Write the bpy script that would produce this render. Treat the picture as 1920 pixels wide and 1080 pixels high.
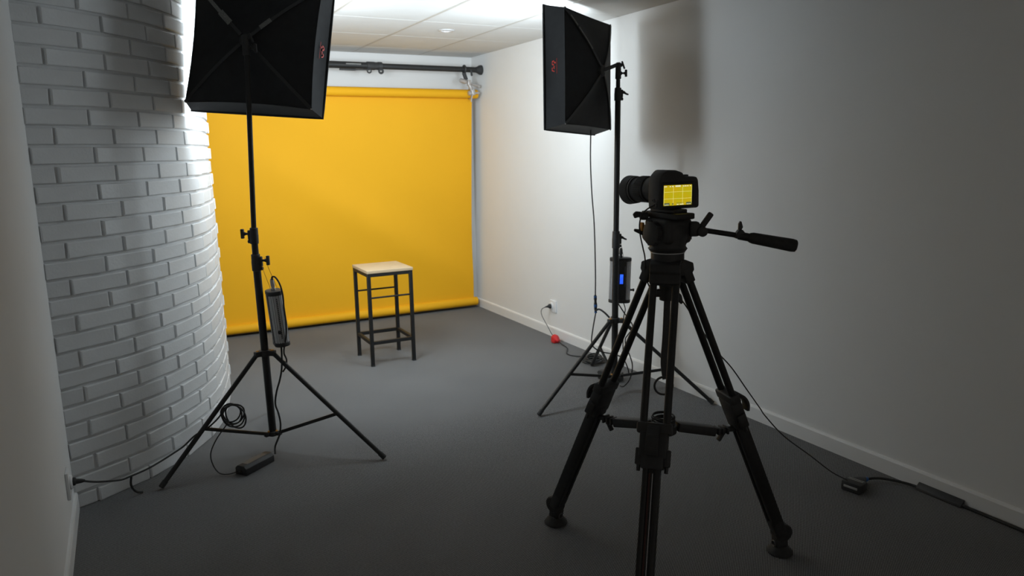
import bpy, bmesh, math, random
from mathutils import Vector, Matrix
random.seed(7)
V = Vector
for o in list(bpy.data.objects):
    bpy.data.objects.remove(o)
S = bpy.context.scene
C = S.collection

# ------------------------------------------------------------------ camera
cam_data = bpy.data.cameras.new('camera')
cam_data.sensor_width = 36.0
cam_data.lens = 25.973
cam_data.clip_start = 0.05
cam_data.dof.use_dof = True
cam_data.dof.focus_distance = 2.9
cam_data.dof.aperture_fstop = 4.0
cam_ob = bpy.data.objects.new('camera', cam_data)
C.objects.link(cam_ob)
CF = V((0.45653782, 0.87042363, -0.18421706))
CR = V((0.88404789, -0.46711505, -0.01621285))
CU = V((0.10016261, 0.15545492, 0.98275186))
cam_ob.matrix_world = Matrix(((CR.x, CU.x, -CF.x, 0), (CR.y, CU.y, -CF.y, 0), (CR.z, CU.z, -CF.z, 1.5374), (0, 0, 0, 1)))
S.camera = cam_ob

# ------------------------------------------------------------------ world and exposure
w = bpy.data.worlds.new('world')
S.world = w
w.use_nodes = True
bg = w.node_tree.nodes['Background']
bg.inputs[0].default_value = (1.0, 0.95, 0.87, 1)
bg.inputs[1].default_value = 0.15
S.view_settings.view_transform = 'Standard'
S.view_settings.look = 'None'
S.view_settings.gamma = 1
S.view_settings.use_curve_mapping = False
S.view_settings.exposure = 0.35
LIGHT_LEFT = 21.5       # radiance of the left softbox cloth
LIGHT_RIGHT = 15.0
LIGHT_COL = (0.82, 0.93, 1.0)

# ------------------------------------------------------------------ materials
def nodes(m):
    m.use_nodes = True
    nt = m.node_tree
    return nt, nt.nodes['Principled BSDF']

def mat(name, col, rough=0.6, metal=0.0, var=0.06, scale=40.0, bump=0.0, bscale=200.0, spec=0.5, sheen=0.0):
    m = bpy.data.materials.new(name)
    nt, b = nodes(m)
    tc = nt.nodes.new('ShaderNodeTexCoord')
    n = nt.nodes.new('ShaderNodeTexNoise')
    n.inputs['Scale'].default_value = scale
    n.inputs['Detail'].default_value = 4
    nt.links.new(tc.outputs['Object'], n.inputs['Vector'])
    r = nt.nodes.new('ShaderNodeValToRGB')
    r.color_ramp.elements[0].position = 0.3
    r.color_ramp.elements[1].position = 0.7
    r.color_ramp.elements[0].color = (*[max(0, c * (1 - var)) for c in col], 1)
    r.color_ramp.elements[1].color = (*[min(1, c * (1 + var)) for c in col], 1)
    nt.links.new(n.outputs['Fac'], r.inputs['Fac'])
    nt.links.new(r.outputs['Color'], b.inputs['Base Color'])
    b.inputs['Roughness'].default_value = rough
    b.inputs['Metallic'].default_value = metal
    b.inputs['Specular IOR Level'].default_value = spec
    if sheen:
        b.inputs['Sheen Weight'].default_value = sheen
        b.inputs['Sheen Roughness'].default_value = 0.4
    if bump:
        n2 = nt.nodes.new('ShaderNodeTexNoise')
        n2.inputs['Scale'].default_value = bscale
        n2.inputs['Detail'].default_value = 6
        nt.links.new(tc.outputs['Object'], n2.inputs['Vector'])
        bp = nt.nodes.new('ShaderNodeBump')
        bp.inputs['Strength'].default_value = bump
        bp.inputs['Distance'].default_value = 0.002
        nt.links.new(n2.outputs['Fac'], bp.inputs['Height'])
        nt.links.new(bp.outputs['Normal'], b.inputs['Normal'])
    return m

def emat(name, col, strength, col2=None, scale=20.0):
    m = bpy.data.materials.new(name)
    nt, b = nodes(m)
    b.inputs['Base Color'].default_value = (0.02, 0.02, 0.02, 1)
    b.inputs['Emission Strength'].default_value = strength
    if col2:
        tc = nt.nodes.new('ShaderNodeTexCoord')
        n = nt.nodes.new('ShaderNodeTexNoise')
        n.inputs['Scale'].default_value = scale
        r = nt.nodes.new('ShaderNodeValToRGB')
        r.color_ramp.elements[0].position = 0.35
        r.color_ramp.elements[1].position = 0.65
        r.color_ramp.elements[0].color = (*col, 1)
        r.color_ramp.elements[1].color = (*col2, 1)
        nt.links.new(tc.outputs['Object'], n.inputs['Vector'])
        nt.links.new(n.outputs['Fac'], r.inputs['Fac'])
        nt.links.new(r.outputs['Color'], b.inputs['Emission Color'])
    else:
        b.inputs['Emission Color'].default_value = (*col, 1)
    return m

def carpet_mat():
    m = bpy.data.materials.new('carpet')
    nt, b = nodes(m)
    L = nt.links.new
    tc = nt.nodes.new('ShaderNodeTexCoord')
    mp = nt.nodes.new('ShaderNodeMapping')
    mp.inputs['Rotation'].default_value = (0, 0, math.radians(3))
    L(tc.outputs['Object'], mp.inputs['Vector'])
    sep = nt.nodes.new('ShaderNodeSeparateXYZ')
    L(mp.outputs['Vector'], sep.inputs['Vector'])
    def mth(op, a, bb=None):
        n = nt.nodes.new('ShaderNodeMath')
        n.operation = op
        for i, x in enumerate((a, bb)):
            if x is None:
                continue
            if isinstance(x, (int, float)):
                n.inputs[i].default_value = x
            else:
                L(x, n.inputs[i])
        return n.outputs[0]
    k = 2 * math.pi / 0.0085
    sx = mth('SINE', mth('MULTIPLY', sep.outputs['X'], k))
    sy = mth('SINE', mth('MULTIPLY', sep.outputs['Y'], k))
    pr = mth('ADD', mth('MULTIPLY', mth('MULTIPLY', sx, sy), 0.5), 0.5)
    n = nt.nodes.new('ShaderNodeTexNoise')
    n.inputs['Scale'].default_value = 130
    n.inputs['Detail'].default_value = 3
    L(tc.outputs['Object'], n.inputs['Vector'])
    nb = nt.nodes.new('ShaderNodeTexNoise')
    nb.inputs['Scale'].default_value = 1.6
    L(tc.outputs['Object'], nb.inputs['Vector'])
    f = mth('ADD', mth('MULTIPLY', pr, 0.75), mth('MULTIPLY', n.outputs['Fac'], 0.25))
    f = mth('ADD', f, mth('MULTIPLY', mth('SUBTRACT', nb.outputs['Fac'], 0.5), 0.10))
    r = nt.nodes.new('ShaderNodeValToRGB')
    r.color_ramp.elements[0].position = 0.32
    r.color_ramp.elements[1].position = 0.86
    r.color_ramp.elements[0].color = (0.050, 0.050, 0.051, 1)
    r.color_ramp.elements[1].color = (0.36, 0.36, 0.36, 1)
    L(f, r.inputs['Fac'])
    L(r.outputs['Color'], b.inputs['Base Color'])
    b.inputs['Roughness'].default_value = 0.95
    b.inputs['Specular IOR Level'].default_value = 0.1
    bp = nt.nodes.new('ShaderNodeBump')
    bp.inputs['Strength'].default_value = 0.5
    bp.inputs['Distance'].default_value = 0.002
    L(f, bp.inputs['Height'])
    L(bp.outputs['Normal'], b.inputs['Normal'])
    return m

def wood_mat():
    m = bpy.data.materials.new('pale_oak')
    nt, b = nodes(m)
    tc = nt.nodes.new('ShaderNodeTexCoord')
    mp = nt.nodes.new('ShaderNodeMapping')
    mp.inputs['Scale'].default_value = (4, 40, 40)
    n = nt.nodes.new('ShaderNodeTexNoise')
    n.inputs['Scale'].default_value = 2.5
    n.inputs['Detail'].default_value = 5
    n.inputs['Distortion'].default_value = 0.6
    r = nt.nodes.new('ShaderNodeValToRGB')
    r.color_ramp.elements[0].position = 0.3
    r.color_ramp.elements[1].position = 0.72
    r.color_ramp.elements[0].color = (0.52, 0.38, 0.23, 1)
    r.color_ramp.elements[1].color = (0.64, 0.49, 0.32, 1)
    nt.links.new(tc.outputs['Object'], mp.inputs['Vector'])
    nt.links.new(mp.outputs['Vector'], n.inputs['Vector'])
    nt.links.new(n.outputs['Fac'], r.inputs['Fac'])
    nt.links.new(r.outputs['Color'], b.inputs['Base Color'])
    b.inputs['Roughness'].default_value = 0.5
    return m

M = dict(
    wall=mat('wall_paint', (0.78, 0.775, 0.765), 0.75, var=0.012, scale=3, bump=0.12, bscale=260, spec=0.25),
    brick=mat('painted_brick', (0.74, 0.75, 0.755), 0.5, var=0.03, scale=12, bump=0.45, bscale=90, spec=0.45),
    mortar=mat('painted_mortar', (0.74, 0.75, 0.755), 0.55, var=0.03, scale=20, bump=0.5, bscale=120, spec=0.4),
    tile=mat('ceiling_tile', (0.70, 0.70, 0.69), 0.85, var=0.015, scale=6, bump=0.25, bscale=400, spec=0.2),
    tbar=mat('ceiling_grid', (0.50, 0.48, 0.45), 0.5, var=0.01),
    gap=mat('ceiling_void', (0.16, 0.155, 0.15), 0.9, var=0.02),
    trim=mat('baseboard_paint', (0.80, 0.795, 0.785), 0.4, var=0.015, scale=5),
    carpet=carpet_mat(),
    paper=mat('yellow_paper', (0.88, 0.44, 0.012), 0.7, var=0.015, scale=2, bump=0.06, bscale=30, spec=0.25),
    bmetal=mat('black_steel', (0.024, 0.024, 0.024), 0.45, spec=0.35, var=0.15, scale=60),
    bpaint=mat('black_powder_coat', (0.014, 0.0135, 0.013), 0.55, var=0.12, scale=80, bump=0.1, spec=0.3),
    bplastic=mat('black_plastic', (0.032, 0.032, 0.033), 0.55, var=0.12, scale=60),
    brubber=mat('black_rubber', (0.030, 0.030, 0.030), 0.75, var=0.15, scale=80),
    cloth=mat('black_nylon', (0.032, 0.033, 0.035), 0.70, var=0.10, scale=25, bump=0.15, bscale=600, spec=0.22, sheen=0.04),
    strap=mat('black_webbing', (0.040, 0.040, 0.041), 0.5, var=0.2, scale=300),
    tag=mat('grey_print', (0.20, 0.20, 0.19), 0.6, var=0.5, scale=260),
    red=mat('red_print', (0.62, 0.035, 0.02), 0.6, var=0.08),
    redplastic=mat('red_plastic', (0.62, 0.02, 0.025), 0.4, var=0.05),
    alu=mat('brushed_aluminium', (0.60, 0.60, 0.61), 0.42, 0.25, var=0.06, scale=90),
    chrome=mat('cast_metal', (0.52, 0.49, 0.47), 0.36, 0.55, var=0.10, scale=70),
    brass=mat('orange_bolt', (0.55, 0.24, 0.03), 0.45, 0.3, var=0.1),
    wood=wood_mat(),
    white=mat('white_plastic', (0.80, 0.80, 0.80), 0.35, var=0.01),
    pale=mat('pale_print', (0.42, 0.42, 0.40), 0.5, var=0.05),
    steel=mat('stand_grey_steel', (0.10, 0.10, 0.10), 0.4, 0.5, var=0.1),
    glass=mat('lens_glass', (0.01, 0.012, 0.018), 0.05, var=0.1),
    blue=mat('blue_plastic', (0.03, 0.12, 0.35), 0.4, var=0.05),
    darkred=mat('dark_red_print', (0.055, 0.014, 0.011), 0.5, var=0.1),
    greyp=mat('grey_plastic', (0.10, 0.10, 0.105), 0.5, var=0.1),
    lamp_glass=mat('downlight_glass', (0.75, 0.76, 0.77), 0.15, var=0.01),
    screen=emat('camera_screen', (0.37, 0.31, 0.003), 1.0, (0.42, 0.285, 0.003), 28),
    screen_line=emat('screen_lines', (0.62, 0.60, 0.18), 1.0),
    screen_white=emat('screen_icons', (0.62, 0.62, 0.45), 1.0),
    screen_dark=emat('screen_boxes', (0.05, 0.06, 0.02), 1.0, (0.12, 0.14, 0.06), 400),
    lcd=emat('blue_display', (0.018, 0.09, 1.0), 1.0, (0.03, 0.14, 1.0), 60),
    lampL=emat('softbox_diffuser', LIGHT_COL, LIGHT_LEFT),
    lampR=emat('softbox_diffuser_b', LIGHT_COL, LIGHT_RIGHT),
)

# ------------------------------------------------------------------ mesh helpers
def NB():
    return bmesh.new()

def frame_from(d):
    d = V(d).normalized()
    up = V((0, 0, 1)) if abs(d.z) < 0.95 else V((1, 0, 0))
    x = d.cross(up).normalized()
    y = x.cross(d).normalized()
    return x, y, d

def tube(bm, pts, r, n=10, caps=True, closed=False):
    pts = [V(p) for p in pts]
    rs = r if isinstance(r, (list, tuple)) else [r] * len(pts)
    N = len(pts)
    rings = []
    x = None
    for i, p in enumerate(pts):
        if closed:
            d = pts[(i + 1) % N] - pts[i - 1]
        else:
            d = pts[min(i + 1, N - 1)] - pts[max(i - 1, 0)]
        d.normalize()
        if x is None:
            x, y, _ = frame_from(d)
        else:
            x = (x - d * x.dot(d)).normalized()
            y = d.cross(x).normalized()
        y = d.cross(x).normalized()
        rings.append([bm.verts.new(p + (x * math.cos(2 * math.pi * k / n) + y * math.sin(2 * math.pi * k / n)) * rs[i]) for k in range(n)])
    for i in range(N if closed else N - 1):
        a, b = rings[i], rings[(i + 1) % N]
        for k in range(n):
            bm.faces.new((a[k], a[(k + 1) % n], b[(k + 1) % n], b[k]))
    if caps and not closed:
        bm.faces.new(rings[0][::-1])
        bm.faces.new(rings[-1])

def lathe(bm, c, axis, prof, n=24, caps=True):
    """prof: list of (t along axis, radius)"""
    x, y, d = frame_from(axis)
    c = V(c)
    rings = []
    for t, r in prof:
        rings.append([bm.verts.new(c + d * t + (x * math.cos(2 * math.pi * k / n) + y * math.sin(2 * math.pi * k / n)) * max(r, 1e-4)) for k in range(n)])
    for a, b in zip(rings, rings[1:]):
        for k in range(n):
            bm.faces.new((a[k], a[(k + 1) % n], b[(k + 1) % n], b[k]))
    if caps:
        bm.faces.new(rings[0][::-1])
        bm.faces.new(rings[-1])

def merge(bm, t):
    me = bpy.data.meshes.new('tmp')
    t.to_mesh(me)
    t.free()
    bm.from_mesh(me)
    bpy.data.meshes.remove(me)

def box(bm, c, size, axes=None, bevel=0.0, seg=2):
    t = bmesh.new()
    bmesh.ops.create_cube(t, size=1.0)
    for v in t.verts:
        v.co = V((v.co.x * size[0], v.co.y * size[1], v.co.z * size[2]))
    if bevel > 0:
        bmesh.ops.bevel(t, geom=t.edges[:], offset=bevel, segments=seg, profile=0.5, affect='EDGES')
    if axes:
        ax, ay, az = [V(a).normalized() for a in axes]
        mtx = Matrix(((ax.x, ay.x, az.x, c[0]), (ax.y, ay.y, az.y, c[1]), (ax.z, ay.z, az.z, c[2]), (0, 0, 0, 1)))
    else:
        mtx = Matrix.Translation(V(c))
    t.transform(mtx)
    merge(bm, t)

def beam(bm, a, b, wx, wy, side=None, bevel=0.0):
    """rectangular bar from a to b, wx across 'side', wy across the third axis"""
    a, b = V(a), V(b)
    d = (b - a)
    L = d.length
    d.normalize()
    if side is None:
        side = frame_from(d)[0]
    s = V(side)
    s = (s - d * s.dot(d)).normalized()
    u = d.cross(s).normalized()
    box(bm, (a + b) / 2, (wx, wy, L), (s, u, d), bevel)

def prism(bm, poly, o, ax, ay, az, depth, bevel=0.0, seg=2):
    """extrude a 2D polygon (list of (x, y)) placed at o in axes ax, ay along az"""
    t = bmesh.new()
    ax, ay, az = V(ax), V(ay), V(az)
    o = V(o)
    bot = [t.verts.new(o + ax * x + ay * y) for x, y in poly]
    top = [t.verts.new(v.co + az * depth) for v in bot]
    n = len(poly)
    t.faces.new(bot[::-1])
    t.faces.new(top)
    for i in range(n):
        t.faces.new((bot[i], bot[(i + 1) % n], top[(i + 1) % n], top[i]))
    bmesh.ops.recalc_face_normals(t, faces=t.faces[:])
    if bevel > 0:
        bmesh.ops.bevel(t, geom=t.edges[:], offset=bevel, segments=seg, profile=0.5, affect='EDGES')
    merge(bm, t)

def spline(pts, sub=8):
    pts = [V(p) for p in pts]
    P = [pts[0] * 2 - pts[1]] + pts + [pts[-1] * 2 - pts[-2]]
    out = []
    for i in range(1, len(P) - 2):
        for k in range(sub):
            t = k / sub
            p0, p1, p2, p3 = P[i - 1], P[i], P[i + 1], P[i + 2]
            out.append(0.5 * ((2 * p1) + (p2 - p0) * t + (2 * p0 - 5 * p1 + 4 * p2 - p3) * t * t + (3 * p1 - p0 - 3 * p2 + p3) * t ** 3))
    out.append(pts[-1])
    return out

def ring_pts(c, ax, ay, r, n=28, wob=0.0):
    c, ax, ay = V(c), V(ax), V(ay)
    return [c + ax * (r * (1 + wob * math.sin(3 * t)) * math.cos(t)) + ay * (r * math.sin(t)) for t in [2 * math.pi * k / n for k in range(n)]]

OFF = {}

def obj(name, bm, m, parent=None, smooth=True, origin=None):
    bmesh.ops.recalc_face_normals(bm, faces=bm.faces[:])
    if parent is not None:
        off = OFF[parent.name]
    elif origin is not None:
        off = V(origin)
    else:
        xs = [v.co for v in bm.verts]
        off = V((sum((f(v.x for v in xs) for f in (min, max)), 0.0) / 2, sum((f(v.y for v in xs) for f in (min, max)), 0.0) / 2, min(v.z for v in xs)))
    bmesh.ops.translate(bm, verts=bm.verts[:], vec=-off)
    me = bpy.data.meshes.new(name)
    bm.to_mesh(me)
    bm.free()
    me.materials.append(M[m])
    if smooth:
        for p in me.polygons:
            p.use_smooth = True
        me.set_sharp_from_angle(angle=math.radians(38))
    o = bpy.data.objects.new(name, me)
    C.objects.link(o)
    if parent is not None:
        o.parent = parent
    else:
        o.location = off
    OFF[o.name] = off.copy()
    return o

def thing(name, label, cat, loc, group=None):
    o = bpy.data.objects.new(name, None)
    o.empty_display_size = 0.1
    C.objects.link(o)
    o.location = loc
    OFF[o.name] = V(loc)
    return tag(o, label, cat, group)

def tag(o, label, cat, group=None):
    o['label'] = label
    o['category'] = cat
    if group:
        o['group'] = group
    return o

def struct(o, label=None):
    o['kind'] = 'structure'
    if label:
        o['label'] = label
    return o

# ================================================================== the room
XR, XL, YB, YF, H = 3.081, -0.31, 6.633, -1.4, 2.4

bm = NB(); box(bm, (1.385, 2.6, -0.05), (3.6, 8.3, 0.1))
struct(obj('floor', bm, 'carpet', smooth=False, origin=(0, 0, 0)), 'dark grey woven carpet floor')
bm = NB(); box(bm, (XR + 0.05, 2.6, H / 2), (0.1, 8.3, H + 0.1))
struct(obj('wall_right', bm, 'wall', smooth=False, origin=(XR, 0, 0)), 'long plain white wall on the right')
bm = NB(); box(bm, (1.385, YB + 0.05, H / 2), (3.6, 0.1, H + 0.1))
struct(obj('wall_back', bm, 'wall', smooth=False, origin=(0, YB, 0)), 'white back wall behind the yellow paper')
bm = NB(); box(bm, (XL - 0.05, 2.6, H / 2), (0.1, 8.3, H + 0.1))
struct(obj('wall_left', bm, 'wall', smooth=False, origin=(XL, 0, 0)), 'plain white wall at the left edge')

# curved brick wall: path by integrating heading
def column_path():
    pts = []
    cx, cy, r = -0.853, 4.785, 1.3036
    s0 = math.radians(-66.0) * r
    x, y = cx + r * math.cos(s0 / r), cy + r * math.sin(s0 / r)
    head = math.radians(24.0)
    s = s0
    ds = 0.004
    while head < math.radians(178) and s < 4:
        pts.append((s, x, y, head))
        hd = math.degrees(head)
        R = r if hd < 74 else (4.0 if hd < 84 else 1.0)
        head += ds / R
        x += math.cos(head) * ds
        y += math.sin(head) * ds
        s += ds
    return pts
CP = column_path()
def at_s(s):
    i = int(round((s - CP[0][0]) / 0.004))
    return CP[max(0, min(len(CP) - 1, i))]

bm = NB()
prev = None
for s, x, y, hd in CP[::12]:
    nx, ny = math.sin(hd), -math.cos(hd)
    a = bm.verts.new((x - nx * 0.010, y - ny * 0.010, -0.02))
    b = bm.verts.new((x - nx * 0.010, y - ny * 0.010, H + 0.01))
    a2 = bm.verts.new((x - nx * 0.08, y - ny * 0.08, -0.02))
    b2 = bm.verts.new((x - nx * 0.08, y - ny * 0.08, H + 0.01))
    if prev:
        bm.faces.new((prev[0], a, b, prev[1]))
        bm.faces.new((prev[2], prev[3], b2, a2))
    prev = (a, b, a2, b2)
curved = struct(obj('wall_curved', bm, 'mortar', origin=(0, 0, 0)), 'curved white painted brick wall')

PITCH_S, PITCH_Z, JOINT = 0.264, 0.0796, 0.013
def brick_mesh(length, h, seed):
    rnd = random.Random(seed)
    me = bpy.data.meshes.new('brick')
    bv = 0.0035
    vs = []
    for ins, yy in ((0.0, -0.02), (0.0, -0.0045), (0.0012, -0.0014), (0.0045, 0.0)):
        for sx, sz in ((-1, -1), (1, -1), (1, 1), (-1, 1)):
            jx, jz, jy = rnd.uniform(-.0016, .0016), rnd.uniform(-.0012, .0012), rnd.uniform(-.0007, .0007)
            vs.append((sx * (length / 2 - ins) + jx, yy + jy, sz * (h / 2 - ins) + jz))
    fs = []
    for k in range(3):
        for i in range(4):
            fs.append((k * 4 + i, k * 4 + (i + 1) % 4, k * 4 + 4 + (i + 1) % 4, k * 4 + 4 + i))
    fs.append((12, 13, 14, 15))
    me.from_pydata(vs, [], fs)
    bm = bmesh.new(); bm.from_mesh(me)
    bmesh.ops.recalc_face_normals(bm, faces=bm.faces[:])
    bm.to_mesh(me); bm.free()
    me.materials.append(M['brick'])
    return me
FULL = [brick_mesh(PITCH_S - JOINT, PITCH_Z - JOINT, i) for i in range(6)]
HALF = [brick_mesh(0.112, PITCH_Z - JOINT, 50 + i) for i in range(3)]
BOT = [brick_mesh(PITCH_S - JOINT, 0.0625, 80 + i) for i in range(2)]
BOTH = brick_mesh(0.112, 0.0625, 90)
for row in range(30):
    z = 0.0704 + PITCH_Z * row - PITCH_Z / 2
    if row == 0:
        z = 0.0320
    short = row % 2 == 0
    dr = random.uniform(-0.008, 0.008)
    j0 = -1.386 if short else -1.2285      # first joint from the corner
    for k in range(10):
        if k == 0 and short:
            s, me = j0 - 0.112 / 2 - JOINT / 2 + dr, (BOTH if row == 0 else random.choice(HALF))
        else:
            s, me = j0 + (k - 0.5) * PITCH_S + dr, (random.choice(BOT) if row == 0 else random.choice(FULL))
        _, x, y, hd = at_s(s)
        nx, ny = math.sin(hd), -math.cos(hd)
        pr = random.uniform(-0.0012, 0.0014)
        o = bpy.data.objects.new('brick', me)
        C.objects.link(o)
        o.parent = curved
        o.location = (x + nx * pr, y + ny * pr, z)
        # local +Y is outwards (nx, ny), local X along the wall
        o.rotation_euler = (random.uniform(-.006, .006), random.uniform(-.004, .004), math.atan2(-nx, ny))

# ceiling: slab, tiles, runners
bm = NB(); box(bm, (1.385, 2.6, H + 0.065), (3.6, 8.3, 0.1))
ceiling = struct(obj('ceiling', bm, 'gap', smooth=False, origin=(0, 0, H)), 'white tiled suspended ceiling')
xs = [XL] + [2.5391 - 0.6202 * k for k in range(4, -1, -1)] + [XR]
ys = [5.5828 - 0.669 * k for k in range(8, -1, -1)] + [6.2518, YB]
ys[0] = YF
TM = {}
for i in range(len(xs) - 1):
    for j in range(len(ys) - 1):
        wx, wy = xs[i + 1] - xs[i] - 0.004, ys[j + 1] - ys[j] - 0.007
        key = (round(wx, 3), round(wy, 3))
        if key not in TM:
            b = NB(); box(b, (0, 0, 0.0075), (wx, wy, 0.015))
            me = bpy.data.meshes.new('ceiling_tile'); b.to_mesh(me); b.free(); me.materials.append(M['tile'])
            TM[key] = me
        o = bpy.data.objects.new('tile', TM[key])
        C.objects.link(o)
        o.parent = ceiling
        o.location = ((xs[i] + xs[i + 1]) / 2, (ys[j] + ys[j + 1]) / 2, 0.001)
for x in xs[1:-1]:
    bm = NB(); box(bm, (x, 2.6, H + 0.002), (0.020, 8.0, 0.007), bevel=0.001, seg=1)
    obj('runner', bm, 'tbar', ceiling, smooth=False)

def baseboard(name, x, sgn, y0, y1, label):
    bm = NB()
    prof = [(0, 0), (0.013, 0), (0.013, 0.071), (0.0085, 0.0805), (0, 0.082)]
    prism(bm, [(px * sgn, pz) for px, pz in prof], (x, y0, 0), (1, 0, 0), (0, 0, 1), (0, 1, 0), y1 - y0)
    struct(obj(name, bm, 'trim', smooth=False, origin=(x, 0, 0)), label)
baseboard('baseboard_right', XR, -1, YF, YB, 'white baseboard along the right wall')
baseboard('baseboard_left', XL, 1, YF, 3.60, 'white baseboard along the left wall')

# recessed spotlight
t = thing('ceiling_spotlight', 'small round recessed spotlight in the white ceiling tiles', 'spotlight', (2.228, 5.212, H - 0.008))
bm = NB(); lathe(bm, (2.228, 5.212, H + 0.002), (0, 0, -1), [(0, 0.058), (0.006, 0.058), (0.010, 0.050), (0.008, 0.040), (0.0, 0.038)], 28, caps=False)
obj('rim', bm, 'alu', t)
bm = NB(); lathe(bm, (2.228, 5.212, H + 0.002), (0, 0, -1), [(0, 0.040), (0.004, 0.038), (0.005, 0.001)], 28)
obj('lens', bm, 'lamp_glass', t)

# ================================================================== backdrop
t = thing('paper_backdrop', 'yellow seamless paper backdrop hanging from a roll, rolled up at the floor', 'backdrop', (1.69, 6.50, 0))
X0, X1 = 0.33, 3.005
bm = NB()
NX, NZ = 70, 60
grid = []
for j in range(NZ + 1):
    v = j / NZ
    rowv = []
    for i in range(NX + 1):
        u = i / NX
        x = X0 + (X1 - X0) * u - 0.010 * math.sin(v * math.pi) * u
        z = 0.07 + (2.035 - 0.07) * v
        y = 6.555 + (6.475 - 6.555) * v ** 1.3 + 0.012 * math.sin(u * 5.1 + v * 2.2) * (1 - v) * 0.5
        y += 0.007 * math.sin(7.0 * (u * 0.9 + v * 0.85) + 0.5) * math.sin(v * math.pi)
        q = u * 0.93 + v - 1.0
        y -= 0.035 * math.exp(-(q / 0.12) ** 2) * max(0.0, math.sin(math.pi * min(1, v / 0.85))) * min(1, u * 3)
        rowv.append(bm.verts.new((x, y, z)))
    grid.append(rowv)
for j in range(NZ):
    for i in range(NX):
        bm.faces.new((grid[j][i], grid[j][i + 1], grid[j + 1][i + 1], grid[j + 1][i]))
obj('paper_sheet', bm, 'paper', t)
bm = NB(); lathe(bm, (X0 - 0.02, 6.437, 2.050), (1, 0, 0), [(0, 0.028), (0, 0.040), (3.052 - X0, 0.040), (3.06 - X0, 0.037), (3.06 - X0, 0.030), (2.9 - X0, 0.029)], 32, caps=False)
obj('top_roll', bm, 'paper', t)
bm = NB(); lathe(bm, (X0 - 0.02, 6.437, 2.050), (1, 0, 0), [(0, 0.027), (3.065 - X0, 0.027)], 24)
obj('core_tube', bm, 'white', t)
bm = NB()
lathe(bm, (X0 - 0.02, 6.545, 0.064), (1, 0, 0), [(0, 0.03), (0, 0.040), (0.8, 0.042), (1.9, 0.041), (3.048 - X0, 0.042), (3.056 - X0, 0.040), (3.056 - X0, 0.02)], 32, caps=True)
obj('bottom_roll', bm, 'paper', t)

# cross bar
BY, BZ = 6.412, 2.266
t = thing('backdrop_crossbar', 'black telescopic crossbar wedged against the wall above the yellow paper', 'pole', (1.7, BY, BZ))
bm = NB(); tube(bm, [(0.28, BY, BZ), (2.03, BY, BZ)], 0.029, 20)
obj('outer_tube', bm, 'bmetal', t)
bm = NB(); tube(bm, [(1.98, BY, BZ), (3.05, BY, BZ)], 0.0245, 20)
obj('inner_tube', bm, 'bmetal', t)
bm = NB(); lathe(bm, (3.022, BY, BZ), (1, 0, 0), [(0, 0.026), (0.012, 0.028), (0.032, 0.040), (0.046, 0.044), (0.058, 0.043)], 28)
obj('end_cup', bm, 'brubber', t)
bm = NB(); lathe(bm, (1.985, BY, BZ), (1, 0, 0), [(0, 0.030), (0.004, 0.035), (0.07, 0.035), (0.074, 0.032), (0.10, 0.032), (0.104, 0.036), (0.135, 0.036), (0.139, 0.027)], 24)
lock = obj('lock_collar', bm, 'bplastic', t)
bm = NB(); beam(bm, (1.74, BY - 0.030, BZ - 0.040), (1.88, BY - 0.030, BZ - 0.040), 0.016, 0.016, bevel=0.004)
beam(bm, (1.87, BY - 0.030, BZ - 0.040), (2.00, BY - 0.028, BZ - 0.036), 0.010, 0.010, bevel=0.002)
obj('lock_lever', bm, 'bplastic', lock)
bm = NB(); tube(bm, ring_pts((2.00, BY - 0.025, BZ - 0.044), (1, 0, 0), (0, 0, 1), 0.017, 16), 0.006, 8, closed=True)
obj('lock_ring', bm, 'bplastic', lock)
bm = NB(); tube(bm, ring_pts((2.105, BY - 0.025, BZ - 0.044), (1, 0, 0), (0, 0, 1), 0.017, 16), 0.009, 8, closed=True)
obj('lock_ring', bm, 'bplastic', lock)
bm = NB(); box(bm, (1.865, BY - 0.0285, BZ + 0.008), (0.13, 0.003, 0.010))
obj('print', bm, 'tag', t)

# clamp between crossbar and paper roll
t = thing('backdrop_clamp', 'cast metal clamp joining the black crossbar to the yellow paper roll', 'clamp', (2.96, 6.40, 1.99))
bm = NB()
tube(bm, ring_pts((2.905, BY, BZ), (0, 1, 0), (0, 0, 1), 0.032, 20), 0.010, 8, closed=True)
beam(bm, (2.89, BY - 0.02, BZ - 0.03), (2.915, BY - 0.02, BZ - 0.095), 0.030, 0.030, bevel=0.006)
beam(bm, (2.955, BY - 0.035, BZ - 0.005), (2.965, BY - 0.035, BZ - 0.06), 0.010, 0.018, bevel=0.003)
obj('bar_jaw', bm, 'bplastic', t)
bm = NB()
lathe(bm, (2.845, BY - 0.03, BZ - 0.098), (1, 0.1, -0.25), [(0, 0.008), (0.004, 0.018), (0.05, 0.022), (0.066, 0.018), (0.07, 0.010), (0.19, 0.010), (0.192, 0.015), (0.215, 0.014)], 14)
box(bm, (2.935, BY - 0.03, BZ - 0.12), (0.032, 0.034, 0.05), bevel=0.006)
obj('socket', bm, 'chrome', t)
bm = NB()
tube(bm, [(2.935, BY - 0.03, BZ - 0.13), (2.950, BY - 0.03, BZ - 0.16), (2.960, BY - 0.03, BZ - 0.19)], [0.014, 0.018, 0.013], 12)
box(bm, (2.975, 6.385, 2.062), (0.036, 0.04, 0.055), ((1, 0, 0.25), (0, 1, 0), (-0.25, 0, 1)), bevel=0.008)
lathe(bm, (2.925, 6.380, 2.052), (1, 0, 0.05), [(0, 0.017), (0.004, 0.021), (0.028, 0.020), (0.03, 0.012), (0.09, 0.009), (0.11, 0.012)], 14)
tube(bm, ring_pts((2.965, 6.437, 2.050), (0, 1, 0), (0, 0, 1), 0.046, 20), 0.006, 8, closed=True)
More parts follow.
